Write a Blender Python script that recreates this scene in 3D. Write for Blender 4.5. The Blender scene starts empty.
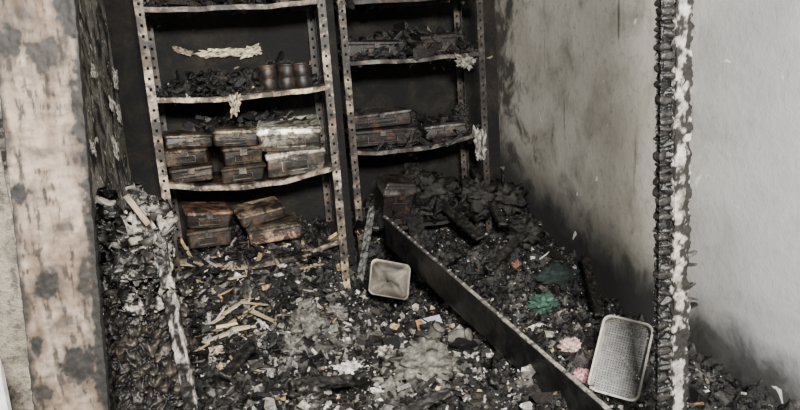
import bpy, math, random
import numpy as np
from mathutils import Vector, Matrix, Euler, noise
random.seed(7); np.random.seed(7)
SC=bpy.context.scene

# ------------------------------------------------------------------ materials
def mat_base(name):
    m=bpy.data.materials.new(name); m.use_nodes=True
    nt=m.node_tree; b=nt.nodes["Principled BSDF"]
    return m,nt,b
def ramp(nt,stops,src):
    r=nt.nodes.new("ShaderNodeValToRGB"); e=r.color_ramp.elements
    while len(e)<len(stops): e.new(0.5)
    for i,(p,c) in enumerate(stops):
        e[i].position=p
        e[i].color=(c,c,c,1) if isinstance(c,(int,float)) else (*c,1)
    nt.links.new(src,r.inputs[0]); return r
def mix(nt,a,b,fac,mode='MIX'):
    m=nt.nodes.new("ShaderNodeMix"); m.data_type='RGBA'; m.blend_type=mode
    for s,v in ((m.inputs[6],a),(m.inputs[7],b),(m.inputs[0],fac)):
        if hasattr(v,"is_linked") or hasattr(v,"links"): nt.links.new(v,s)
        elif isinstance(v,(int,float)): s.default_value=v
        else: s.default_value=(*v,1)
    return m.outputs[2]
def noise_tex(nt,vec,scale,detail=6,rough=.6,dist=0):
    n=nt.nodes.new("ShaderNodeTexNoise"); n.inputs["Scale"].default_value=scale
    n.inputs["Detail"].default_value=detail; n.inputs["Roughness"].default_value=rough
    n.inputs["Distortion"].default_value=dist
    if vec is not None: nt.links.new(vec,n.inputs["Vector"])
    return n.outputs["Fac"]
def bump(nt,b,h,strength=.5,dist=.01):
    bm=nt.nodes.new("ShaderNodeBump"); bm.inputs["Strength"].default_value=strength
    bm.inputs["Distance"].default_value=dist
    nt.links.new(h,bm.inputs["Height"]); nt.links.new(bm.outputs[0],b.inputs["Normal"])
def mathn(nt,op,a,b=None,clamp=False):
    m=nt.nodes.new("ShaderNodeMath"); m.operation=op; m.use_clamp=clamp
    for i,v in enumerate((a,b)):
        if v is None: continue
        if isinstance(v,(int,float)): m.inputs[i].default_value=v
        else: nt.links.new(v,m.inputs[i])
    return m.outputs[0]

def vcol_mat(name,rough=.6,metal=0,nscale=60,vary=.5,bstr=.4,bdist=.004,spec=.5,soot=None):
    m,nt,b=mat_base(name)
    at=nt.nodes.new("ShaderNodeVertexColor"); at.layer_name="Col"
    tc=nt.nodes.new("ShaderNodeTexCoord")
    n1=noise_tex(nt,tc.outputs["Object"],nscale,5,.65)
    r=ramp(nt,[(.3,1-vary),(.7,1+vary)],n1)
    c=mix(nt,at.outputs["Color"],r.outputs[0],1.0,'MULTIPLY')
    if soot:
        n3=noise_tex(nt,tc.outputs["Object"],soot[0]*1.7,5,.6,.8)
        c=mix(nt,c,(.12,.06,.032),mathn(nt,'MULTIPLY',ramp(nt,[(.50,0),(.64,1)],n3).outputs[0],soot[3]))
        n2=noise_tex(nt,tc.outputs["Object"],soot[0],7,.7,.5)
        c=mix(nt,c,(.012,.011,.0095),mathn(nt,'MULTIPLY',ramp(nt,[(soot[1],0),(soot[1]+.09,1)],n2).outputs[0],soot[2]))
    nt.links.new(c,b.inputs["Base Color"])
    b.inputs["Roughness"].default_value=rough; b.inputs["Metallic"].default_value=metal
    b.inputs["Specular IOR Level"].default_value=spec
    bump(nt,b,noise_tex(nt,tc.outputs["Object"],nscale*2,6,.7),bstr,bdist)
    return m
M_char=vcol_mat("charred_wood",.38,0,50,.5,.6,.004)
M_debris=vcol_mat("debris_char_ash",.42,0,70,.8,1.0,.007)
M_metal=vcol_mat("fire_scaled_metal",.45,.2,45,.6,.5,.003,.5,(13,.46,.90,.55))
M_post=vcol_mat("rusted_slotted_steel",.55,.2,45,.6,.5,.002,.5,(9,.45,.92,.5))
M_wood=vcol_mat("scorched_wood",.7,0,40,.25,.5,.003)
M_ash=vcol_mat("ash_crust",.9,0,60,.45,.9,.006)
M_plast=vcol_mat("sooty_plastic",.5,0,30,.35,.2,.001)
M_cloth=vcol_mat("sooty_cloth",.9,0,40,.4,.5,.003)

def wall_right_mat():
    m,nt,b=mat_base("sooted_plaster_light")
    tc=nt.nodes.new("ShaderNodeTexCoord"); P=tc.outputs["Object"]
    sep=nt.nodes.new("ShaderNodeSeparateXYZ"); nt.links.new(P,sep.inputs[0])
    Y,Z=sep.outputs[1],sep.outputs[2]
    big=noise_tex(nt,P,1.6,4,.55,.3); mid=noise_tex(nt,P,4,7,.62,.4); fine=noise_tex(nt,P,24,7,.72)
    yf=mathn(nt,'MULTIPLY',mathn(nt,'SUBTRACT',Y,2.3),1.4,True)
    near_=mix(nt,(.40,.41,.43),(.54,.545,.555),ramp(nt,[(.35,0),(.68,1)],big).outputs[0])
    far_=mix(nt,(.42,.395,.34),(.64,.615,.56),ramp(nt,[(.35,0),(.68,1)],big).outputs[0])
    base=mix(nt,near_,far_,yf)
    base=mix(nt,base,(.21,.195,.16),mathn(nt,'MULTIPLY',ramp(nt,[(.49,0),(.72,1)],mid).outputs[0],mathn(nt,'ADD',mathn(nt,'MULTIPLY',yf,.45),.25)))
    base=mix(nt,base,(.11,.105,.09),mathn(nt,'MULTIPLY',ramp(nt,[(.54,0),(.72,1)],fine).outputs[0],mathn(nt,'ADD',mathn(nt,'MULTIPLY',yf,.35),.15)))
    e=mathn(nt,'MULTIPLY',mathn(nt,'MAXIMUM',mathn(nt,'SUBTRACT',Y,1.8),0),.20)
    e=mathn(nt,'ADD',e,-.06)
    e=mathn(nt,'SUBTRACT',Z,e)
    e=mathn(nt,'ADD',e,mathn(nt,'MULTIPLY',mathn(nt,'SUBTRACT',mid,.5),.6))
    soot=ramp(nt,[(0,1),(.10,.9),(.36,0)],e).outputs[0]
    base=mix(nt,base,(.022,.022,.021),soot)
    e2=mathn(nt,'ADD',Y,mathn(nt,'MULTIPLY',mathn(nt,'SUBTRACT',mid,.5),3.0))
    e2=mathn(nt,'MULTIPLY',mathn(nt,'SUBTRACT',e2,4.52),2.6)
    base=mix(nt,base,(.04,.038,.034),mathn(nt,'MULTIPLY',ramp(nt,[(0,0),(1,1)],e2).outputs[0],.88))
    mp=nt.nodes.new("ShaderNodeMapping"); mp.inputs["Scale"].default_value=(1,13,1.1); nt.links.new(P,mp.inputs[0])
    st=noise_tex(nt,mp.outputs[0],1.0,4,.5)
    base=mix(nt,base,(.055,.048,.033),mathn(nt,'MULTIPLY',ramp(nt,[(.63,0),(.71,1)],st).outputs[0],mathn(nt,'MULTIPLY',yf,.75)))
    fl=noise_tex(nt,P,7.5,3,.4,.8)
    base=mix(nt,base,(.8,.8,.78),ramp(nt,[(.725,0),(.735,1)],fl).outputs[0])
    nt.links.new(base,b.inputs["Base Color"]); b.inputs["Roughness"].default_value=.9
    bump(nt,b,mathn(nt,'ADD',fine,mid),.5,.008)
    return m
def burnt_wall_mat(name,dark,grey,light,th=.5,flake=.7,scale=4):
    m,nt,b=mat_base(name)
    tc=nt.nodes.new("ShaderNodeTexCoord"); P=tc.outputs["Object"]
    a=noise_tex(nt,P,scale,8,.68,.6); f2=noise_tex(nt,P,scale*2.3,5,.5,1.0); f3=noise_tex(nt,P,scale*9,6,.7)
    c=mix(nt,dark,grey,ramp(nt,[(th-.08,0),(th+.12,1)],a).outputs[0])
    c=mix(nt,c,dark,mathn(nt,'MULTIPLY',ramp(nt,[(.5,0),(.62,1)],f3).outputs[0],.7))
    c=mix(nt,c,light,ramp(nt,[(flake,0),(flake+.012,1)],f2).outputs[0])
    nt.links.new(c,b.inputs["Base Color"]); b.inputs["Roughness"].default_value=.85
    bump(nt,b,mathn(nt,'ADD',a,f3),.9,.02)
    return m
M_wr=wall_right_mat()
M_wb=burnt_wall_mat("burnt_plaster_black",(.004,.0038,.0035),(.028,.023,.016),(.26,.22,.15),.55,.715,3.5)  # burnt black, darkened further to stand in for light falloff at the back
M_wl=burnt_wall_mat("burnt_plaster_flaking",(.009,.008,.007),(.50,.47,.40),(.85,.82,.72),.50,.63,7)
M_stub=burnt_wall_mat("scorched_plaster_beige",(.04,.035,.028),(.30,.265,.21),(.40,.37,.31),.44,.75,5)
M_floor=burnt_wall_mat("burnt_floor",(.01,.01,.01),(.03,.03,.028),(.1,.1,.1),.5,.8,8)
M_ceil=burnt_wall_mat("sooted_ceiling",(.01,.01,.01),(.04,.04,.038),(.1,.1,.1),.5,.8,3)

# ------------------------------------------------------------------ mesh builder
class MB:
    def __init__(s): s.V=[];s.F=[];s.C=[]
    def add(s,verts,faces,cols):
        o=len(s.V); s.V+= [tuple(v) for v in verts]; s.F+=[tuple(i+o for i in f) for f in faces]
        if isinstance(cols,tuple): cols=[cols]*len(verts)
        s.C+=list(cols)
    def box(s,c,sz,R=None,col=(.5,.5,.5),jit=0):
        vs=[]
        for dz in(-.5,.5):
            for dx,dy in((-.5,-.5),(.5,-.5),(.5,.5),(-.5,.5)):
                v=Vector((dx*sz[0],dy*sz[1],dz*sz[2]))
                if jit: v+=Vector((random.uniform(-jit,jit),random.uniform(-jit,jit),random.uniform(-jit,jit)))
                if R is not None: v=R@v
                vs.append(v+Vector(c))
        s.add(vs,[(0,3,2,1),(4,5,6,7),(0,1,5,4),(1,2,6,5),(2,3,7,6),(3,0,4,7)],col)
    def loft(s,rings,cols,close=True,cap=True):
        n=len(rings[0]);o=len(s.V)
        for r,c in zip(rings,cols):
            s.V+=[tuple(v) for v in r]
            s.C+= c if isinstance(c,list) else [c]*n
        for i in range(len(rings)-1):
            for j in range(n if close else n-1):
                a=o+i*n+j;b=o+i*n+(j+1)%n
                s.F.append((a,b,b+n,a+n))
        if cap:
            s.F.append(tuple(o+j for j in reversed(range(n))))
            s.F.append(tuple(o+(len(rings)-1)*n+j for j in range(n)))
    def build(s,name,mat,parent=None,smooth=False,mods=()):
        me=bpy.data.meshes.new(name); me.from_pydata(s.V,[],s.F); 
        ca=me.color_attributes.new("Col",'FLOAT_COLOR','POINT')
        arr=np.ones((len(s.V),4),dtype=np.float32); arr[:,:3]=np.array(s.C,dtype=np.float32)[:,:3]
        ca.data.foreach_set("color",arr.ravel())
        me.materials.append(mat)
        if smooth: me.polygons.foreach_set("use_smooth",[True]*len(me.polygons))
        me.update()
        ob=bpy.data.objects.new(name,me); SC.collection.objects.link(ob)
        if parent: ob.parent=parent
        for t,kw in mods:
            md=ob.modifiers.new(t,t)
            for k,v in kw.items(): setattr(md,k,v)
        return ob
def empty(name,loc=(0,0,0)):
    e=bpy.data.objects.new(name,None); e.empty_display_size=.1; SC.collection.objects.link(e); return e
def frame(x,y):
    x=Vector(x).normalized(); y=Vector(y); z=x.cross(y).normalized(); y=z.cross(x)
    return Matrix((x,y,z)).transposed()
def lerp(a,b,t): return tuple(a[i]+(b[i]-a[i])*t for i in range(3))
def sm(a,b,x):
    t=max(0,min(1,(x-a)/(b-a))); return t*t*(3-2*t)
def g3(v,var=0): 
    k=1+random.uniform(-var,var); return (v*k,v*k*.985,v*k*.95)
def sc3(c,k): return tuple(q*k for q in c)

def slab(name,c,s,mat):
    mb=MB(); mb.box(c,s); return mb.build(name,mat)

# ------------------------------------------------------------------ room
slab("floor",(.6,1.7,-.05),(4.2,6.6,.1),M_floor)
slab("ceiling",(.6,3.2,2.75),(4.2,3.6,.1),M_ceil)
slab("wall_right",(2.09,2.2,1.35),(.12,5.6,2.7),M_wr)
slab("wall_back",(.8,4.96,1.35),(2.7,.12,2.7),M_wb)
slab("wall_back_recess",(.1,4.52,1.35),(1.24,.76,2.7),M_wb)
slab("wall_left",(-.57,3.25,1.35),(.12,2.5,2.7),M_wl)
slab("wall_front_left",(-1.1,2.05,1.35),(1.1,.12,2.7),M_stub)

# ------------------------------------------------------------------ charred beams
def rect_ring(w,d,n):
    pts=[];per=2*(w+d)
    for i in range(n):
        q=i/n*per
        if q<w: p=(-w/2+q,-d/2)
        elif q<w+d: p=(w/2,-d/2+q-w)
        elif q<2*w+d: p=(w/2-(q-w-d),d/2)
        else: p=(-w/2,d/2-(q-2*w-d))
        pts.append(p)
    return pts
def beam(name,p0,p1,w,d,mat,colf,cell=.03,crack=.006,rough=.004,n=60,step=.006,front=(0,-1,0),squash=(1,1,1),endjag=0,parent=None,profile=None,smooth=True):
    p0=Vector(p0);p1=Vector(p1);ax=(p1-p0);L=ax.length;ax.normalize()
    fr=Vector(front); sx=ax.cross(fr).normalized(); fr=sx.cross(ax).normalized()
    if sx.x<0: sx=-sx
    ns=max(4,int(L/step)); ring=rect_ring(w,d,n); rings=[];cols=[]
    for i in range(ns+1):
        t=i/ns; R=[];C=[]
        pw,pd,ox=(profile(t) if profile else (1,1,0))
        for (a,b) in ring:
            a2=a*pw+ox; b2=b*pd
            base=p0+ax*(L*t)+sx*a2-fr*b2
            q=Vector((a2/squash[0],b2/squash[1],L*t/squash[2]))/cell
            q=q+Vector((p0.x*31,p0.y*17,0))
            ds,_=noise.voronoi(q); c=min(1,(ds[1]-ds[0])*2.2)
            nz=noise.fractal(base*38,.8,2.1,4)
            nv=Vector((a/(w/2),b/(d/2)));
            m=max(abs(nv.x),abs(nv.y)); out=(sx*(nv.x if abs(nv.x)>.97*m else 0)-fr*(nv.y if abs(nv.y)>.97*m else 0))
            if out.length>0: out.normalize()
            disp=-crack*(1-c)**1.5+rough*nz
            pos=base+out*disp
            if endjag and i>ns-6: pos+=ax*noise.noise(base*60)*endjag
            R.append(pos); C.append(colf(t,a/w+.5,b/d+.5,c,nz,base))
        rings.append(R);cols.append(C)
    mb=MB(); mb.loft(rings,cols)
    return mb.build(name,mat,parent,smooth)

# left scorched post : (z, a, rz, ra, strength)
spots=[(1.625,.14,.038,.20,1),(1.59,.58,.045,.24,.95),(1.29,.13,.028,.15,1),(1.07,.36,.040,.18,1),(.855,.66,.058,.26,1),(.925,.12,.028,.12,1),(1.06,.84,.07,.10,.95),(1.45,.97,.14,.14,1),(1.12,1.0,.24,.14,1),(1.70,.92,.09,.16,1),(.80,.14,.035,.14,.95),(1.68,.35,.015,.14,.6),(1.20,.62,.012,.14,.7),(.97,.5,.014,.2,.7),(1.38,.45,.010,.2,.6),(.85,.98,.2,.14,1)]
def col_left(t,a,b,c,nz,P):
    n1=noise.fractal(Vector((a*2.0,P.z*5,3)),.8,2,4); n2=noise.fractal(Vector((P.x*60,P.z*9,b*3)),.75,2,5)
    n3=noise.fractal(Vector((P.x*20,P.z*80,1)),.8,2,4); nb=noise.fractal(Vector((P.x*40,0,P.z*32)),.85,2,5)
    base=lerp((.145,.100,.070),(.27,.215,.165),max(0,min(1,.5+n1*1.4)))
    base=lerp(base,(.07,.043,.028),max(0,min(.85,.12+n2*.6+n3*.6)))
    base=lerp(base,(.05,.032,.022),.8*sm(1.48,1.64,P.z+n1*.1)*(1-sm(.2,.6,a+n1*.3)))
    k=0
    for sz,sa,rz,ra,st in spots:
        dd=math.hypot((P.z-sz)/rz,(a-sa)/ra)+nb*.5
        k=max(k,st*(1-sm(.70,1.12,dd)),.5*st*(1-sm(.9,1.7,dd)))
    edge=min(a+.02,1-a); k=max(k,(1-sm(.01,.14,edge+n1*.10+nb*.04))*.97)
    if b>.1: k=max(k,.9)
    k=max(k,.8*sm(.22,.42,n2*.7+nb*.4))
    return lerp(base,(.010,.009,.0075),min(1,k))
beam("scorched_wood_post",(-.488,1.75,0),(-.281,1.75,2.7),.168,.035,M_wood,col_left,cell=.2,crack=.001,rough=.003,n=170,step=.0045)

# right charred jamb : black alligatored timber + ash covered strip
J=empty("charred_door_jamb")
def col_blk(t,a,b,c,nz,P):
    v=lerp((.004,.004,.004),(.030,.027,.024),max(0,min(1,c*.7+nz*.6)))  # black cracks; raised block faces get a faint grey painted sheen
    if random.random()<.008: v=(.12,.11,.09)
    return v
beam("charred_timber",(1.234,1.75,0),(1.224,1.75,2.7),.048,.035,M_char,col_blk,cell=.030,crack=.013,rough=.002,n=56,step=.0035,parent=J,squash=(2.4,2.4,.75))
def col_ash(t,a,b,c,nz,P):
    n=noise.fractal(P*30,.85,2,5); n2=noise.fractal(Vector((P.x*22,0,P.z*9+5)),.85,2,6)
    v=lerp((.42,.40,.365),(.10,.088,.072),max(0,min(1,.45+n*1.3)))
    k=sm(-.05,.22,n2*.8+n*.8)
    if a>.62: k=max(k,sm(-.35,-.02,n+.12))
    if a<.12: k=max(k,sm(-.2,.05,n))
    return lerp(v,(.014,.013,.011),k)
def prof_ash(t):
    n=noise.fractal(Vector((t*60,0,0)),.9,2,4)
    return (1+n*.18,1,n*.005)
beam("ash_coated_strip",(1.289,1.745,0),(1.268,1.745,2.7),.054,.035,M_ash,col_ash,cell=.05,crack=.002,rough=.007,n=60,step=.005,parent=J,profile=prof_ash)
mb=MB()
for z in (.72,.75,.79,.86,.89):
    mb.box((1.325+random.uniform(-.01,.01),1.745,z),(.045,.02,.008),Euler((0,random.uniform(-.5,.5),0)).to_matrix(),g3(.07,.5),.004)
mb.build("hinge_remains",M_metal,J)

# ------------------------------------------------------------------ left charred door remains
D=empty("charred_door_remains")
def alig(name,org,U,V,lu,lv,nu,nv,cell,depth,colf,topj=.03,parent=None,thick=.03,sq=1.0,bigk=.02,pw=.6):
    U=Vector(U).normalized();V=Vector(V).normalized();Nn=U.cross(V).normalized()
    if Nn.y>0: Nn=-Nn
    org=Vector(org);vs=[];cs=[];fs=[]
    for j in range(nv+1):
        for i in range(nu+1):
            a=i/nu;b=j/nv
            top=1+topj*noise.fractal(Vector((a*6,1.3,org.x*9)),.8,2,4)*b
            side=noise.fractal(Vector((2.1,b*7,org.z*5)),.8,2,4)*.08
            aa=a+(side*(a-.5)*2)
            p=org+U*(lu*aa)+V*(lv*b*top)
            q=Vector((lu*a/cell,lv*b*sq/cell,org.x*7)); w=Vector((noise.noise(q*.6),noise.noise(q*.6+Vector((9,9,9))),0))*.35
            ds,_=noise.voronoi(q+w); c=min(1,(ds[1]-ds[0])*2)
            nz=noise.fractal(p*45,.8,2,4); big=noise.fractal(p*9,.8,2,4)
            e=min(a,1-a,b,1-b); fall=-.02*(1-sm(0,.04,e))
            vs.append(p+Nn*(depth*(c**pw)+nz*.004+big*bigk+fall)); cs.append(colf(a,b,c,nz,big,p))
    for j in range(nv):
        for i in range(nu):
            k=j*(nu+1)+i; fs.append((k,k+1,k+nu+2,k+nu+1))
    mb=MB(); mb.add(vs,fs,cs)
    return mb.build(name,M_char,parent,True,[("SOLIDIFY",dict(thickness=thick,offset=-1))])
def c_al(a,b,c,nz,big,p):
    v=lerp((.003,.003,.003),(.050,.044,.037),max(0,min(1,c*.85+nz*.5)))  # cell tops greyed as painted sheen, cracks left black
    return lerp(v,(.16,.12,.08),.5*sm(.35,.6,nz+big*.3)*c)
def c_upper(a,b,c,nz,big,p):
    n=noise.fractal(Vector((p.x*26,p.y*10,p.z*26)),.85,2,6)
    v=lerp((.006,.006,.005),(.045,.041,.036),max(0,min(1,c*.6+nz)))
    k=sm(.10,.42,n+.35*(c-.5)+big*.3)
    return lerp(v,(.36,.34,.30),k*.85)
alig("alligatored_lower_panel",(-.475,2.3,0),(1,.1,0),(0.06,0,1),.26,.86,120,330,.046,.030,c_al,.05,D,.03,1.25,.03)
alig("ashy_upper_panel",(-.425,2.32,.74),(1,.1,0),(-.03,0,1),.235,.37,130,200,.060,.022,c_upper,.30,D,.03,1.2,.07,.5)
alig("ashy_block",(-.40,2.27,.90),(1,.05,0),(0,0,1),.19,.08,90,60,.05,.018,c_upper,.3,D,.03,1.0,.05,.5)
alig("ashy_block_low",(-.36,2.27,.79),(1,.05,0),(0,0,1),.16,.06,90,50,.05,.018,c_upper,.3,D,.03,1.0,.05,.5)
def c_str(t,a,b,c,nz,P):
    n=noise.fractal(Vector((P.x*60,P.y*10,P.z*20)),.85,2,6)
    return lerp((.012,.011,.010),(.36,.34,.30),.9*sm(-.02,.40,n+ (0.1 if a>.6 else -.1)))
beam("door_stile",(-.18,2.26,.0),(-.225,2.26,1.0),.042,.04,M_char,c_str,cell=.08,crack=.003,rough=.005,n=40,step=.006,parent=D,endjag=.03)
beam("door_stile_left",(-.475,2.24,.0),(-.415,2.26,1.16),.04,.04,M_char,lambda t,a,b,c,nz,P:lerp((.005,.005,.005),(.035,.032,.028),c),cell=.035,crack=.008,rough=.005,n=40,step=.006,parent=D,endjag=.04)
beam("wood_dowel",(-.30,2.26,1.17),(-.245,2.24,1.075),.018,.018,M_wood,lambda t,a,b,c,nz,P:lerp((.28,.23,.17),(.10,.08,.06),max(0,min(1,.3+nz))),cell=.05,crack=.001,rough=.001,n=16,step=.01,parent=D)

# ------------------------------------------------------------------ slotted racks
def slot_post(mb,x,y,z0,z1,sx,sy,tone):
    w=.040;th=.003
    def c(z):
        n=noise.fractal(Vector((x*7,y*5,z*6)),.8,2,4)
        v=lerp(tone[0],tone[1],max(0,min(1,.4+n*1.3))); k=random.uniform(.55,1.3)
        return tuple(q*k for q in v)
    z=z0;hs_=.036;hh=.014
    while z<z1:
        for ox in "fs":
            if ox=="f":
                mb.box((x+sx*w/2,y,z+hs_/2),(w,th,hs_),None,c(z),.0006)
                for q in (.007,w-.007): mb.box((x+sx*q,y,z+hs_+hh/2),(.014,th,hh+.0004),None,c(z),.0004)
            else:
                mb.box((x,y+sy*w/2,z+hs_/2),(th,w,hs_),None,c(z),.0006)
                for q in (.007,w-.007): mb.box((x,y+sy*q,z+hs_+hh/2),(th,.014,hh+.0004),None,c(z),.0004)
        z+=.05
def shelf(name,parent,x0,x1,y0,y1,z,sag,lipc,topc,seed=0,twist=0):
    prof=[(1,-.028),(1,0),(.75,0),(.5,0),(.25,0),(0.02,.0),(0,-.003),(0,-.013),(0,-.026),(.02,-.026)]
    nx=80;rings=[];cols=[]
    for i in range(nx+1):
        t=i/nx; R=[];C=[]
        for k,(f,dz) in enumerate(prof):
            yy=y0+(y1-y0)*f; s=sag*4*t*(1-t)*(1.0 if f<.5 else .75)
            wv=noise.fractal(Vector((t*4,f*2,seed)),.8,2,2)*.008
            fy=noise.fractal(Vector((t*4,seed,3)),.8,2,3)*.010 if f<.05 else 0
            R.append((x0+(x1-x0)*t,yy+fy,z+dz-s+wv+twist*(t-.5)))
            n=noise.fractal(Vector((t*16,f*9+dz*30,seed)),.8,2,5)
            if k>=5: C.append(lerp(lipc[0],lipc[1],max(0,min(1,.4+n*1.4))))
            else: C.append(lerp(topc[0],topc[1],max(0,min(1,.3+n*1.3))))
        rings.append(R);cols.append(C)
    mb=MB(); mb.loft(rings,cols,False,False)
    return mb.build(name,M_post,parent,False,[("SOLIDIFY",dict(thickness=.002))])
pale=((.46,.39,.29),(.10,.072,.048)); dull=((.08,.07,.06),(.022,.019,.016)); grey=((.16,.148,.124),(.035,.031,.027)); mid=((.25,.205,.15),(.05,.038,.028))
darkt=((.010,.010,.009),(.05,.044,.036))
def rack(name,x0,x1,y0,y1,shelves,ztop,tl,tr):
    R=empty(name)
    mb=MB()
    slot_post(mb,x0,y0,0,ztop,1,1,tl); slot_post(mb,x1,y0,0,ztop,-1,1,tr)
    slot_post(mb,x0,y1,0,ztop,1,-1,dull); slot_post(mb,x1,y1,0,ztop,-1,-1,dull)
    mb.build("slotted_uprights",M_post,R)
    for i,(z,sag,lc,tw) in enumerate(shelves):
        shelf("shelf_%d"%(i+1),R,x0+.004,x1-.004,y0+.004,y1-.004,z,sag,lc,darkt,i*3.3+x0,tw)
    return R
rack("metal_shelving_rack",-.315,.59,3.62,4.05,[(.585,.08,((.55,.47,.35),(.18,.14,.10)),0),(.985,.055,pale,0),(1.405,.02,((.70,.56,.38),(.34,.23,.13)),0),(1.83,.01,mid,0)],2.3,pale,pale)
rack("metal_shelving_rack",.76,1.66,4.2,4.63,[(.50,.05,darkt,0),(.995,.05,grey,.05),(1.51,.015,grey,0),(1.86,.01,darkt,0)],2.3,mid,dull)  # rear rack tones lowered, painting in the weaker light at the back

# ------------------------------------------------------------------ boxes
def rrect(w,d,r,n=4):
    P=[]
    for cx,cy,a0 in((w/2-r,d/2-r,0),(-w/2+r,d/2-r,90),(-w/2+r,-d/2+r,180),(w/2-r,-d/2+r,270)):
        for i in range(n+1):
            a=math.radians(a0+90*i/n); P.append((cx+r*math.cos(a),cy+r*math.sin(a)))
    return P
def metal_box(name,loc,w,d,h,rz=0,tilt=(0,0),tone=(.06,.055,.05),lidtone=None,front=True,warp=.015):
    lidtone=lidtone or tone
    mb=MB(); R=Euler((tilt[0],tilt[1],rz)).to_matrix(); o=Vector(loc)
    sd=random.random()*50
    def ring(w,d,z,r=.012):
        out=[]
        for a,b in rrect(w,d,r,6):
            p=Vector((a,b,z)); q=Vector((a*8,b*8,z*8+sd))
            out.append(o+R@(p+Vector((noise.noise(q),noise.noise(q+Vector((7,7,7))),noise.noise(q+Vector((3,9,1)))*(1 if z>.01 else 0)))*warp))
        return out
    prof=[(.94,.0),(.97,.006),(1.0,h*.35),(1.0,h*.70),(1.03,h*.72),(1.045,h*.78),(1.045,h*.90),(1.02,h*.93),(.97,h*.94),(.93,h*.985),(.88,h*1.0),(.45,h*1.01),(.05,h*1.01)]
    rings=[];cols=[]
    for k,(s,z) in enumerate(prof):
        rr=ring(w*s,d*s,z,min(.014,.4*min(w*s,d*s)))
        rings.append(rr)
        base=tone if k<4 else lidtone
        if k in (5,6): base=tuple(q*2.6 for q in lidtone)
        cols.append([tuple(q*max(.25,1+1.6*noise.fractal(p*17,.8,2,4)) for q in base) for p in rr])
    mb.loft(rings,cols)
    def fb(cx,cz,sw,sh,col,dep=.008):
        mb.box(o+R@Vector((cx,-d/2*1.02-dep/2,cz)),(sw,dep,sh),R,col,.001)
    if front:
        fb(0,h*.7,.035,.03,tuple(q*2.2 for q in tone),.018)
        for sx in(-1,1): fb(sx*w*.22,h*.38,w*.006+.003,h*.34,tuple(q*1.5 for q in tone))
        for zz in(.21,.55): fb(0,h*zz,w*.46,.004,tuple(q*1.5 for q in tone))
    return mb.build(name,M_metal,None,False)
T=(.048,.038,.028)
metal_box("burnt_metal_box",(-.165,3.80,.965),.21,.28,.085,.03,(0,-.02),T)
metal_box("burnt_metal_box",(-.170,3.81,1.052),.215,.28,.085,-.07,(0,0),(.060,.043,.030))
metal_box("burnt_metal_box",(-.165,3.80,1.140),.23,.28,.065,.08,(0,.06),T,(.075,.062,.045))
metal_box("burnt_metal_box",(.09,3.78,.94),.215,.28,.085,.0,(0,0),T)
metal_box("burnt_metal_box",(.095,3.79,1.028),.20,.28,.095,.07,(0,.0),(.060,.043,.029))
metal_box("burnt_metal_box",(.085,3.78,1.126),.22,.28,.085,-.08,(0,.08),T,(.10,.08,.055))
metal_box("burnt_metal_box",(.37,3.80,.945),.30,.30,.14,-.05,(.0,-.03),(.11,.10,.08),(.15,.135,.11),True,.020)
metal_box("burnt_metal_box",(.365,3.79,1.09),.32,.32,.125,-.09,(.09,.04),(.17,.155,.125),(.42,.40,.34),True,.022)
metal_box("burnt_metal_box",(-.125,3.82,.61),.23,.28,.10,.02,(0,.03),(.034,.028,.022))
metal_box("burnt_metal_box",(-.125,3.80,.715),.23,.28,.095,.10,(0,.12),(.034,.028,.022),(.13,.072,.048))
metal_box("rusted_drawer_box",(.215,3.74,.615),.27,.26,.085,.03,(.03,-.04),(.34,.22,.155),(.10,.08,.058),False)
metal_box("rusted_drawer_box",(.155,3.80,.71),.24,.24,.070,.12,(.05,-.10),(.08,.062,.048),(.26,.20,.14),False)
metal_box("burnt_metal_box",(.97,4.37,.975),.42,.30,.11,.0,(.0,.02),(.026,.025,.023),(.034,.033,.030),True,.022)  # rear rack boxes: darker tones also paint in the light falloff
metal_box("burnt_metal_box",(.97,4.37,1.09),.40,.30,.10,.03,(.0,.0),(.022,.021,.020),(.048,.047,.043),True,.022)
metal_box("burnt_metal_box",(1.40,4.36,.99),.28,.28,.08,-.04,(.0,-.05),(.03,.029,.026),(.055,.054,.05),True,.020)
metal_box("burnt_metal_box",(.97,4.37,1.52),.36,.28,.09,.03,(.0,.04),(.014,.014,.013),None,True,.022)
metal_box("burnt_metal_box",(1.37,4.38,1.51),.24,.26,.12,.1,(.0,.0),(.014,.013,.012),None,True,.022)
metal_box("burnt_metal_box",(1.00,4.28,.49),.20,.20,.27,.1,(.2,.15),(.013,.012,.011),(.028,.027,.026))
def lathe(name,prof,loc,rot,col,mat,n=28,parent=None):
    R=Euler(rot).to_matrix();o=Vector(loc);rings=[];cols=[]
    for r,z in prof:
        rings.append([o+R@Vector((r*math.cos(2*math.pi*i/n),r*math.sin(2*math.pi*i/n),z)) for i in range(n)])
        cols.append([tuple(q*max(.3,1+1.0*noise.fractal(p*25,.8,2,4)) for q in col) for p in rings[-1]])
    mb=MB();mb.loft(rings,cols);return mb.build(name,mat,parent,True)
can=[(.001,0),(.046,0),(.049,.004),(.049,.05),(.046,.055),(.049,.06),(.049,.11),(.046,.115),(.05,.12),(.05,.128),(.044,.130),(.044,.120),(.001,.118)]
for i,(x,y,r) in enumerate(((.28,3.78,.0),(.375,3.80,.1),(.46,3.77,-.05))):
    lathe("burnt_food_can",can,(x,y,1.390),(r*.3,r,0),(.036,.031,.025),M_metal)

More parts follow.
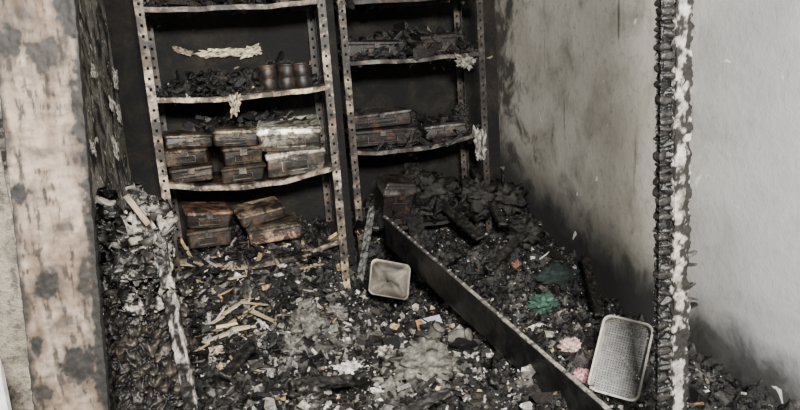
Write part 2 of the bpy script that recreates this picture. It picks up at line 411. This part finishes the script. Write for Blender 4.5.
# ------------------------------------------------------------------ debris
DB=empty("charred_debris_pile")
NX,NY=330,480
X0,X1,Y0,Y1=-.50,2.03,1.15,4.9
def zone(x,y):
    return math.exp(-((x-.72)**2+(y-2.72)**2)/.03)+.8*math.exp(-((x-.30)**2+(y-3.20)**2)/.025)+.3*math.exp(-((x-1.55)**2+(y-3.1)**2)/.10)+.4*math.exp(-((x-.05)**2+(y-3.5)**2)/.05)+.35*math.exp(-((x-.45)**2+(y-2.9)**2)/.10)
def hbase(x,y):
    h=.09+.04*math.sin(x*3.1+y*2.3)*math.sin(y*4.1-x)
    h+=.34*sm(3.2,4.8,y)*sm(1.2,1.75,x)
    h+=.34*sm(3.45,3.80,y)*(1-sm(.50,.72,x))
    h+=.13*sm(2.9,3.5,y)*(1-sm(.5,.9,x))
    h+=.25*sm(4.0,4.5,y)*(1-sm(1.3,1.6,x))*sm(.6,.8,x)
    h+=.17*math.exp(-((x-.72)**2+(y-2.72)**2)/.028)
    h+=.15*math.exp(-((x-.30)**2+(y-3.15)**2)/.016)
    h+=.15*math.exp(-((x+.12)**2+(y-2.85)**2)/.05)
    h+=.13*math.exp(-((x-.2)**2+(y-2.45)**2)/.03)
    h+=.10*math.exp(-((x-.55)**2+(y-3.4)**2)/.015)
    h+=.08*math.exp(-((x-1.0)**2+(y-2.45)**2)/.015)
    h+=.11*math.exp(-((x-1.40)**2+(y-2.60)**2)/.06)
    h-=.10*sm(2.1,1.5,y)
    return max(h,.02)
H=np.zeros((NY+1,NX+1)); Z=np.zeros((NY+1,NX+1)); vs=[];cs=[]
for j in range(NY+1):
    y=Y0+(Y1-Y0)*j/NY
    for i in range(NX+1):
        x=X0+(X1-X0)*i/NX
        n1=noise.fractal(Vector((x*6,y*6,0)),.8,2,3); n2=noise.fractal(Vector((x*24,y*24,4)),.7,2.1,5)
        h=hbase(x,y)+n1*.085+n2*.030; h=max(h,.005); H[j,i]=h
        n3=noise.fractal(Vector((x*7,y*7,8)),.8,2,5); g=zone(x,y)
        Z[j,i]=g*.9+max(0,n3)*.6-.12+n1*.3
        c=lerp((.005,.005,.005),(.035,.033,.030),max(0,min(1,.25+n3*.9+n2*.6)))
        c=lerp(c,(.22,.21,.185),min(.85,max(0,Z[j,i]*(.6+n2*1.5))))
        vs.append((x,y,h)); cs.append(c)
fs=[]
for j in range(NY):
    for i in range(NX):
        k=j*(NX+1)+i; fs.append((k,k+1,k+NX+2,k+NX+1))
mb=MB(); mb.add(vs,fs,cs)
mb.build("ash_and_soot_heap",M_debris,DB,True)
def samp(A,x,y):
    fx=np.clip((x-X0)/(X1-X0)*NX,0,NX-.001);fy=np.clip((y-Y0)/(Y1-Y0)*NY,0,NY-.001)
    return A[fy.astype(int),fx.astype(int)]
def hz(x,y): return float(samp(H,np.array([x]),np.array([y]))[0])

def shards(name,n,posf,smin,smax,w,elong=(1,2),flat=(.3,.9),tilt=1.0,mat=None,parent=None,power=2.5,zonal=True):
    x,y,z=posf(n)
    s=smin+(smax-smin)*np.random.rand(n)**power
    L=s*np.random.uniform(elong[0],elong[1],n);W=s;Tt=s*np.random.uniform(flat[0],flat[1],n)
    U=np.array([(-1,-1,-1),(1,-1,-1),(1,1,-1),(-1,1,-1),(-1,-1,1),(1,-1,1),(1,1,1),(-1,1,1)])*.5
    V=U[None]*np.stack([L,W,Tt],1)[:,None,:]
    V=V*(1+np.random.uniform(-.6,.3,V.shape))
    a=np.random.rand(n)*2*np.pi;b=np.random.normal(0,.5*tilt,n);g=np.random.normal(0,.5*tilt,n)
    def Rz(a):
        o=np.zeros((len(a),3,3));o[:,0,0]=np.cos(a);o[:,0,1]=-np.sin(a);o[:,1,0]=np.sin(a);o[:,1,1]=np.cos(a);o[:,2,2]=1;return o
    def Rx(a):
        o=np.zeros((len(a),3,3));o[:,1,1]=np.cos(a);o[:,1,2]=-np.sin(a);o[:,2,1]=np.sin(a);o[:,2,2]=np.cos(a);o[:,0,0]=1;return o
    def Ry(a):
        o=np.zeros((len(a),3,3));o[:,0,0]=np.cos(a);o[:,0,2]=np.sin(a);o[:,2,0]=-np.sin(a);o[:,2,2]=np.cos(a);o[:,1,1]=1;return o
    R=Rz(a)@Rx(b)@Ry(g)
    V=np.einsum('nij,nkj->nki',R,V)+np.stack([x,y,z+s*.1],1)[:,None,:]
    F=np.array([(0,3,2,1),(4,5,6,7),(0,1,5,4),(1,2,6,5),(2,3,7,6),(3,0,4,7)])
    FF=(F[None]+(np.arange(n)*8)[:,None,None]).reshape(-1,4)
    P=np.array([(.008,.0078,.0075),(.026,.022,.018),(.085,.080,.072),(.56,.54,.49),(.45,.33,.17),(.13,.07,.04)])
    idx=np.random.choice(6,n,p=np.array(w)/sum(w)); C=P[idx]*np.random.uniform(.5,1.5,(n,1))
    if zonal:
        zz=np.clip(samp(Z,x,y),0,1)
        m=np.random.rand(n)<zz*.6
        C[m]=np.array((.17,.16,.14))*np.random.uniform(.3,2.4,(m.sum(),1))
    C8=np.repeat(C,8,axis=0)*np.random.uniform(.5,1.4,(n*8,1))
    me=bpy.data.meshes.new(name); me.from_pydata(V.reshape(-1,3).tolist(),[],FF.tolist())
    ca=me.color_attributes.new("Col",'FLOAT_COLOR','POINT')
    arr=np.ones((n*8,4),dtype=np.float32);arr[:,:3]=np.minimum(C8,.8); ca.data.foreach_set("color",arr.ravel())
    me.materials.append(mat or M_debris); ob=bpy.data.objects.new(name,me); SC.collection.objects.link(ob)
    ob.parent=parent or DB
    return ob
def field(x0,x1,y0,y1,lift=0):
    def f(n):
        x=np.random.uniform(x0,x1,n);y=np.random.uniform(y0,y1,n)
        return x,y,samp(H,x,y)+np.random.uniform(0,lift+1e-6,n)
    return f
shards("char_grit",26000,field(-.44,1.98,1.6,4.75,.012),.004,.018,(74,14,6,4,.5,.5),power=1.8)
shards("char_chunks",7500,field(-.44,1.98,1.6,4.75,.02),.012,.040,(78,15,5,1.2,.4,.6),tilt=1.3)
shards("char_chunks_near",5000,field(-.4,1.15,2.2,3.75,.035),.010,.042,(70,15,9,4,1.3,.6),tilt=1.3)
shards("charred_slabs",170,field(-.35,1.9,2.0,4.3,.03),.04,.08,(78,20,2,0,0,.3),elong=(1,2.2),flat=(.12,.35),tilt=1.1,zonal=False)
shards("charred_sticks",750,field(-.4,1.9,1.9,4.4,.03),.006,.020,(66,20,6,5,2.2,.6),elong=(4,9),flat=(.3,.8),tilt=.8,zonal=False)
shards("pale_flakes",720,field(-.4,1.15,2.2,3.7,.045),.008,.038,(0,0,35,75,8,0),elong=(1,2.5),flat=(.06,.3),tilt=1.0,zonal=False)
shards("pale_crumbs",4200,field(-.4,1.15,2.2,3.7,.045),.003,.011,(0,0,35,65,6,0),tilt=1.0,zonal=False)
shards("pale_crumbs_back",1200,field(1.1,1.95,2.2,4.6,.04),.003,.010,(0,0,60,40,2,0),tilt=1.0,zonal=False)
shards("laths_rubble",260,field(-.28,.5,3.2,3.75,.05),.010,.024,(36,22,8,16,18,3),elong=(4,9),flat=(.2,.6),tilt=.7,zonal=False)
def bell(cx,cy,sx,sy,z,hh):
    def f(n):
        x=np.random.uniform(cx-sx,cx+sx,n);y=np.random.uniform(cy-sy,cy+sy,n)
        return x,y,z+hh*np.random.rand(n)*(1-((x-cx)/sx)**2*.8)*(1-((y-cy)/sy)**2*.6)
    return f
def rub(n,b,a,c,w,e=(1,3)): shards("shelf_rubbish",n,b,a,c,w,elong=e,zonal=False,tilt=1.3)
DK=(80,16,2,.3,.2,.4)
rub(900,bell(-.04,3.83,.25,.18,1.38,.13),.010,.035,(76,18,4,1,.5,.8))
rub(260,bell(.36,3.90,.2,.1,1.38,.16),.010,.05,DK)
rub(700,bell(.10,3.74,.37,.14,.50,.10),.008,.028,(56,20,10,7,5,2),(2,7))
rub(500,bell(.14,3.86,.42,.16,1.82,.14),.015,.06,DK)
rub(260,bell(.12,3.92,.40,.12,1.16,.12),.012,.05,DK)
rub(800,bell(1.2,4.4,.42,.18,1.49,.19),.012,.06,DK)
rub(700,bell(1.3,4.4,.36,.18,.95,.18),.012,.06,DK)
rub(900,bell(1.2,4.38,.42,.2,.45,.26),.012,.07,DK)
rub(400,bell(1.2,4.4,.42,.18,1.84,.2),.015,.07,DK)
def cdk(t,a,b,c,nz,P): return lerp((.005,.005,.005),(.045,.042,.036),max(0,min(1,c*.7+nz*.6)))  # raised char painted slightly grey for sheen, cracks near black
for k,(p,q,w,d) in enumerate((((1.08,3.95,.25),(1.22,4.5,.80),.10,.02),((1.45,3.85,.40),(1.25,4.5,.66),.07,.03),((1.62,3.9,.45),(1.72,4.7,.72),.06,.03),((.70,3.95,.2),(.86,4.15,.62),.05,.02),((1.35,3.5,.32),(1.72,3.8,.42),.05,.03),((1.0,3.7,.25),(1.3,3.85,.33),.06,.03),((1.75,3.0,.16),(1.95,3.5,.30),.05,.03),((.15,2.6,.28),(.42,2.72,.2),.05,.03),((-.1,2.75,.30),(.02,2.98,.32),.05,.03),((.95,2.45,.2),(1.1,2.75,.2),.04,.03),((.5,2.35,.2),(.75,2.42,.22),.045,.03))):
    beam("charred_stick_%d"%(k+1),p,q,w,d,M_char,cdk,cell=.03,crack=.006,rough=.004,n=28,step=.012,front=(0,-.6,.8),parent=DB,endjag=.02)

# ------------------------------------------------------------------ fallen plank with nails
FP=empty("fallen_shelf_upright")
pa=Vector((1.27,1.50,.20));pb=Vector((.905,4.03,.57))
def c_pl(t,a,b,c,nz,P):
    n=noise.fractal(P*12,.8,2,4)
    return lerp((.004,.004,.004),(.016,.015,.014),max(0,min(1,.4+n)))
ax=(pb-pa).normalized()
beam("plank",pa-Vector((0,0,.09)),pb-Vector((0,0,.09)),.018,.17,M_char,c_pl,cell=.12,crack=.001,rough=.002,n=40,step=.012,front=(0,0,1),parent=FP)
mb=MB(); Lp=(pb-pa).length; Rm=frame(ax,(0,0,1))@Euler((math.pi/2,0,0)).to_matrix(); k=0.0;i=0
while k<Lp:
    p=pa+ax*k; v=random.uniform(.2,1.0)*(1 if k<1.6 else .45)
    mb.box(p+Vector((0,0,-.001)),(.0205,.018,.005),Rm,sc3((.34,.32,.28),v),.001)  # pale colour paints the light caught along the plank's top edge, dimmer far off
    k+=.02;i+=1
    if i%4==0: mb.box(p+Vector((0,0,.003)),(.007,.007,.007),None,(.34,.32,.30))
mb.build("lit_edge_strip",M_plast,FP)

# ------------------------------------------------------------------ tray, basket
def place(o,xa,ya):
    return Matrix.Translation(Vector(o))@frame(xa,ya).to_4x4()
def tray(name,M,w,l,dep,rimc,inc,mat):
    prof=[(1.0,-dep*.35),(1.03,-.004),(1.0,.002),(.965,0),(.92,-dep*.5),(.88,-dep),(.5,-dep),(.04,-dep)]
    mb=MB();rings=[];cols=[]
    for k,(s,z) in enumerate(prof):
        rg=[M@Vector((a,b,z+.012*noise.noise(Vector((a*12,b*12,1))))) for a,b in rrect(w-(1-s)*w,l-(1-s)*w,min(.03,.45*max(.01,w*s)),5)]
        rings.append(rg); c=rimc if k<4 else inc
        cols.append([tuple(q*max(.2,1+1.6*noise.fractal(p*22,.8,2,4)) for q in c) for p in rg])
    mb.loft(rings,cols,True,False)
    n=len(rings[0]); mb.F.append(tuple(len(mb.V)-n+i for i in range(n)))
    return mb.build(name,mat,None,True,[("SOLIDIFY",dict(thickness=.002))])
M1=place((.80,3.55,.335),(.95,-.10,-.30),(.22,.60,.72))
tray("burnt_baking_tray",M1,.22,.205,.03,(.32,.30,.25),(.12,.108,.085),M_plast)

B=empty("plastic_storage_basket")
xb=Vector((.15,-.13,-.03));yb=Vector((.14,.135,.24)); M2=place((1.425,2.285,.305),xb,yb); w,l,dep=.19,.31,.06
mb=MB(); R2=M2.to_3x3()
for s,z,t in((1.0,0,.008),(.97,-.02,.004),(.95,-.035,.004),(.93,-.05,.004)):
    P=[M2@Vector((a*s,b*s,z)) for a,b in rrect(w,l,.03,5)]
    for i in range(len(P)):
        a=P[i];b=P[(i+1)%len(P)];d=b-a
        if d.length<1e-5: continue
        mb.box((a+b)/2,(d.length+.003,t,t),frame(d,R2@Vector((0,0,1))),(.44,.42,.36) if s==1.0 else (.24,.225,.19))
ix=int(w*.9/.0105);iy=int(l*.92/.0105)
for i in range(ix+1):
    x=-w*.45+w*.9*i/ix; mb.box(M2@Vector((x,0,-.055)),(.0055,l*.92,.003),R2,g3(.25,.2))
for j in range(iy+1):
    y=-l*.46+l*.92*j/iy; mb.box(M2@Vector((0,y,-.055)),(w*.9,.0055,.003),R2,g3(.25,.2))
P=rrect(w,l,.03,5)
for i in range(0,200):
    q=i/200*len(P);i0=int(q);f_=q-i0;a=Vector((*P[i0],0)).lerp(Vector((*P[(i0+1)%len(P)],0)),f_)
    mb.box(M2@Vector((a.x*.965,a.y*.965,-.027)),(.003,.003,.05),R2,g3(.24,.2))
mb.build("basket_lattice",M_plast,B)

# ------------------------------------------------------------------ small things in the debris
def crumple(name,loc,sx,sy,amp,col,mat,rot=(0,0,0),fr=14,n=28,seed=0,taper=0):
    R=Euler(rot).to_matrix();o=Vector(loc);vs=[];cs=[];fs=[]
    for j in range(n+1):
        for i in range(n+1):
            a=i/n-.5;b=j/n-.5
            e=1+.45*noise.fractal(Vector((a*4+seed,b*4,seed)),.7,2.2,4)
            dx=.10*noise.fractal(Vector((b*6,seed,1)),.7,2.2,4);dy=.12*noise.fractal(Vector((a*6,seed,5)),.7,2.2,4)
            p=Vector((a*sx*e*(1-taper*(b+.5))+dx*sx,b*sy*e+dy*sy,amp*noise.fractal(Vector((a*sx*fr+seed,b*sy*fr,seed)),.7,2,4)))
            vs.append(o+R@p); k=max(.08,1+1.7*noise.fractal(Vector((a*5,b*5,seed+3)),.8,2,5)); cs.append(tuple(min(.8,q*k) for q in col))
    for j in range(n):
        for i in range(n):
            k=j*(n+1)+i;fs.append((k,k+1,k+n+2,k+n+1))
    mb=MB();mb.add(vs,fs,cs);return mb.build(name,mat,None,True,[("SOLIDIFY",dict(thickness=.002))])
def lump(name,loc,r,col,mat,sc=(1,1,.7),amp=.35,seed=0,fr=2.2,parent=None):
    vs=[];cs=[];fs=[];n=32;m=22;o=Vector(loc)
    for j in range(m+1):
        th=math.pi*j/m
        for i in range(n):
            ph=2*math.pi*i/n; d=Vector((math.sin(th)*math.cos(ph),math.sin(th)*math.sin(ph),math.cos(th)))
            k=1+amp*noise.fractal(d*fr+Vector((seed,0,0)),.8,2,5)
            vs.append(o+Vector((d.x*sc[0],d.y*sc[1],d.z*sc[2]))*r*k); q=max(.2,1+1.4*noise.fractal(d*4+Vector((seed,3,0)),.8,2,5)); cs.append(tuple(min(.8,t*q) for t in col))
    for j in range(m):
        for i in range(n): fs.append((j*n+i,j*n+(i+1)%n,(j+1)*n+(i+1)%n,(j+1)*n+i))
    mb=MB();mb.add(vs,fs,cs);return mb.build(name,mat,parent,True)
for k,(x,y,z,r,s) in enumerate(((.0,3.9,1.43,.07,(2.2,1,.8)),(.18,3.88,1.44,.06,(1,1,1)),(.85,4.4,1.56,.07,(1,1,1)),(1.15,4.45,1.58,.09,(1.4,1,.8)),(1.55,4.4,1.56,.07,(1,1,1.3)),(1.2,4.45,1.06,.09,(1,1,.9)),(1.55,4.4,1.10,.06,(1,1,1)),(1.3,4.35,.62,.13,(1.3,1,.8)),(1.55,4.2,.60,.12,(1,1,.8)),(.05,3.9,1.90,.10,(2,1,.8)),(.4,3.9,1.92,.10,(1.2,1,1)),(1.0,4.4,1.95,.12,(1.5,1,1)),(1.45,4.4,1.95,.1,(1.5,1,1)),(1.85,4.4,.50,.12,(1,1.2,.8)),(1.75,3.9,.38,.10,(1,1,.8)))):
    lump("melted_mass_%d"%(k+1),(x,y,z),r,(.016,.0145,.012),M_debris,s,.6,k+10,2.6,DB)
for k,(x,y,r,s) in enumerate(((.73,2.70,.11,(1.1,1,.7)),(.64,2.80,.07,(1,1,.7)),(.30,3.18,.075,(1,1,.9)),(.22,3.12,.05,(1,1,.8)),(.45,3.3,.05,(1.2,1,.8)),(-.05,3.0,.06,(1,1,.8)))):
    lump("ash_lump_%d"%(k+1),(x,y,hz(x,y)+r*.1),r,(.17,.16,.14),M_debris,s,.55,k+40,3,DB)
for k,(x,y,r) in enumerate(((-.12,2.75,.07),(-.05,2.6,.05),(.05,2.8,.055),(-.2,2.95,.05),(.2,2.5,.06),(.1,2.42,.05))):
    lump("black_char_lump_%d"%(k+1),(x,y,hz(x,y)+r*.3),r,(.020,.018,.016),M_char,(1.1,1,.8),.6,k+70,3,DB)
lump("green_cloth_bundle",(1.60,3.34,hz(1.6,3.34)+.045),.066,(.035,.085,.060),M_cloth,(1.1,.8,.7),.7,1,3)
lump("green_cloth_bundle",(1.83,3.62,hz(1.83,3.62)+.01),.10,(.012,.023,.020),M_cloth,(1.2,1,.7),.6,2,3)
lump("pink_yarn_ball",(1.37,2.60,hz(1.37,2.60)+.040),.042,(.50,.34,.32),M_cloth,(1.1,1,.8),.6,3,4)
lump("pink_yarn_ball",(1.345,2.46,hz(1.345,2.46)+.035),.036,(.50,.27,.28),M_cloth,(1.1,1,.8),.6,4,4)
lump("orange_cloth_scrap",(1.63,3.75,hz(1.63,3.75)+.04),.028,(.16,.08,.05),M_cloth,(1.1,1,.8),.6,5,4)
crumple("scorched_paper",(.45,2.95,hz(.45,2.95)+.06),.14,.10,.03,(.66,.64,.58),M_ash,(.4,.1,.5),seed=2)
crumple("scorched_paper",(.64,3.05,hz(.64,3.05)+.05),.08,.06,.03,(.40,.38,.34),M_ash,(.3,-.1,-.5),seed=4)
crumple("scorched_paper",(-.16,3.2,hz(-.16,3.2)+.05),.10,.06,.03,(.46,.40,.30),M_ash,(.3,.1,.2),seed=9)
crumple("scorched_paper",(1.0,2.85,hz(1.0,2.85)+.04),.09,.05,.03,(.36,.35,.32),M_ash,(.1,.1,.9),seed=11)
crumple("scorched_paper",(.62,3.55,hz(.62,3.55)+.04),.09,.05,.03,(.36,.34,.30),M_ash,(.3,.1,.9),seed=15)
crumple("scorched_paper",(.28,2.75,hz(.28,2.75)+.05),.09,.07,.03,(.42,.40,.36),M_ash,(.3,.1,-.4),seed=31)
crumple("peeling_paint_flap",(1.60,4.18,.92),.065,.19,.015,(.22,.21,.185),M_ash,(math.pi/2,0,0),seed=6,taper=-.3)
crumple("peeling_paint_flap",(1.52,4.18,1.445),.10,.07,.015,(.17,.16,.14),M_ash,(math.pi/2,.3,0),seed=7,taper=-.4)
crumple("peeling_paint_flap",(.09,3.61,1.335),.035,.10,.010,(.36,.30,.21),M_ash,(math.pi/2,.15,0),seed=8,taper=-.5)
crumple("peeling_paint_flap",(.06,4.11,1.60),.22,.045,.015,(.60,.53,.35),M_ash,(math.pi/2,.0,0),seed=12)
crumple("peeling_paint_flap",(.22,4.11,1.595),.11,.055,.015,(.60,.54,.37),M_ash,(math.pi/2,-.2,0),seed=17)
crumple("peeling_paint_flap",(-.14,4.11,1.62),.10,.03,.015,(.25,.21,.15),M_ash,(math.pi/2,.4,0),seed=18)
for i,(y,z,s,t) in enumerate(((4.0,1.50,.10,.1),(3.9,1.33,.09,.2),(3.60,1.18,.08,.4),(3.3,1.55,.05,.1),(3.0,1.25,.05,.3),(3.7,1.38,.07,.3))):
    crumple("peeling_paint_flap",(-.492,y,z),s*1.5,s,.008,(.75,.70,.56),M_ash,(math.pi/2,t,math.pi/2),seed=20+i)
# scorched book
mb=MB();R=Euler((.35,-.15,-.15)).to_matrix();o=Vector((.93,3.28,hz(.93,3.28)+.055))
mb.box(o,(.13,.085,.004),R,(.50,.53,.55),.002);mb.box(o+R@Vector((0,0,-.010)),(.125,.08,.016),R,(.30,.27,.22),.002)
mb.box(o+R@Vector((-.05,0,.003)),(.03,.083,.003),R,(.50,.28,.12),.001);mb.box(o+R@Vector((0,0,-.020)),(.13,.085,.004),R,(.10,.10,.10),.002)
mb.build("scorched_book",M_wood)
jar=[(.001,0),(.030,0),(.036,.006),(.037,.075),(.028,.088),(.028,.098),(.032,.099),(.032,.108),(.001,.109)]
lathe("sooty_glass_jar",jar,(.96,3.02,hz(.96,3.02)+.055),(1.2,0,.8),(.16,.155,.13),M_plast)
lathe("sooty_glass_jar",jar,(.88,3.10,hz(.88,3.1)+.03),(.5,.3,.2),(.10,.095,.08),M_plast)
lathe("steel_pipe",[(.001,0),(.012,0),(.012,.30),(.015,.30),(.015,.32),(.001,.32)],(1.86,4.45,.40),(.08,-.05,0),(.20,.19,.17),M_metal)
mb=MB()
for (x,y,a,L,c) in ((-.10,3.50,.9,.16,(.60,.50,.32)),(-.04,3.44,1.1,.20,(.55,.44,.24)),(.06,3.47,-.5,.15,(.55,.46,.28)),(-.16,3.38,.3,.12,(.40,.32,.18)),(.10,3.36,-.9,.17,(.42,.36,.24)),(-.2,3.55,1.2,.12,(.5,.45,.34)),(.0,3.3,.2,.11,(.50,.43,.28)),(.02,3.6,.35,.14,(.46,.36,.2)),(-.08,3.36,.1,.1,(.6,.52,.34)),(-.02,3.52,.7,.18,(.62,.52,.33)),(-.13,3.30,.5,.14,(.5,.45,.34))):
    mb.box((x,y,hz(x,y)+.055),(L,.022,.008),Euler((random.uniform(-.3,.3),random.uniform(-.3,.3),a)).to_matrix(),c,.005)
mb.build("splintered_wood_laths",M_wood)

# white plastic chair glimpsed beside the post
CH=empty("white_plastic_chair"); mb=MB(); rings=[]
for i in range(13):
    a=i/12; xx=-.96+.42*a; yy=1.66+.05*math.cos((a-.5)*math.pi); top=.97-.04*abs(a-.5)**2*4
    rings.append([(xx,yy,.45),(xx,yy-.02,.6),(xx,yy-.01,top-.03),(xx,yy+.004,top),(xx,yy+.014,top-.03),(xx,yy+.006,.6),(xx,yy+.02,.45)])
mb.loft(rings,[(.6,.59,.57)]*13)
mb.box((-.75,1.47,.44),(.42,.42,.02),None,(.5,.5,.48),.004)
for a in(-.94,-.56):
    for b in(1.29,1.66): mb.box((a,b,.22),(.03,.03,.44),None,(.5,.5,.48),.003)
mb.build("chair_shell",M_plast,CH,False)

# ------------------------------------------------------------------ light
def area(name,loc,tgt,sx,sy,e,col):
    l=bpy.data.lights.new(name,'AREA');l.shape='RECTANGLE';l.size=sx;l.size_y=sy;l.energy=e;l.color=col
    o=bpy.data.objects.new(name,l);o.location=loc;o.rotation_euler=(Vector(tgt)-Vector(loc)).to_track_quat('-Z','Y').to_euler();SC.collection.objects.link(o)
area("daylight_opening",(.1,-1.0,2.5),(1.2,3.0,.6),.6,.4,520,(1,.96,.90))
w=bpy.data.worlds.new("World");SC.world=w;w.use_nodes=True
w.node_tree.nodes["Background"].inputs[0].default_value=(.76,.77,.78,1);w.node_tree.nodes["Background"].inputs[1].default_value=.25

# ------------------------------------------------------------------ camera
cam=bpy.data.cameras.new("camera");cam.sensor_width=36;cam.lens=31.5;cam.clip_start=.02
co=bpy.data.objects.new("camera",cam);SC.collection.objects.link(co);SC.camera=co
yaw,pit,ro=math.radians(14),math.radians(12.5),math.radians(4)
f=Vector((math.sin(yaw)*math.cos(pit),math.cos(yaw)*math.cos(pit),-math.sin(pit)))
r=Vector((math.cos(yaw),-math.sin(yaw),0));u=r.cross(f)
r2=r*math.cos(ro)-u*math.sin(ro);u2=r*math.sin(ro)+u*math.cos(ro)
Mx=Matrix((r2,u2,-f)).transposed().to_4x4();Mx.translation=Vector((0,0,1.55));co.matrix_world=Mx
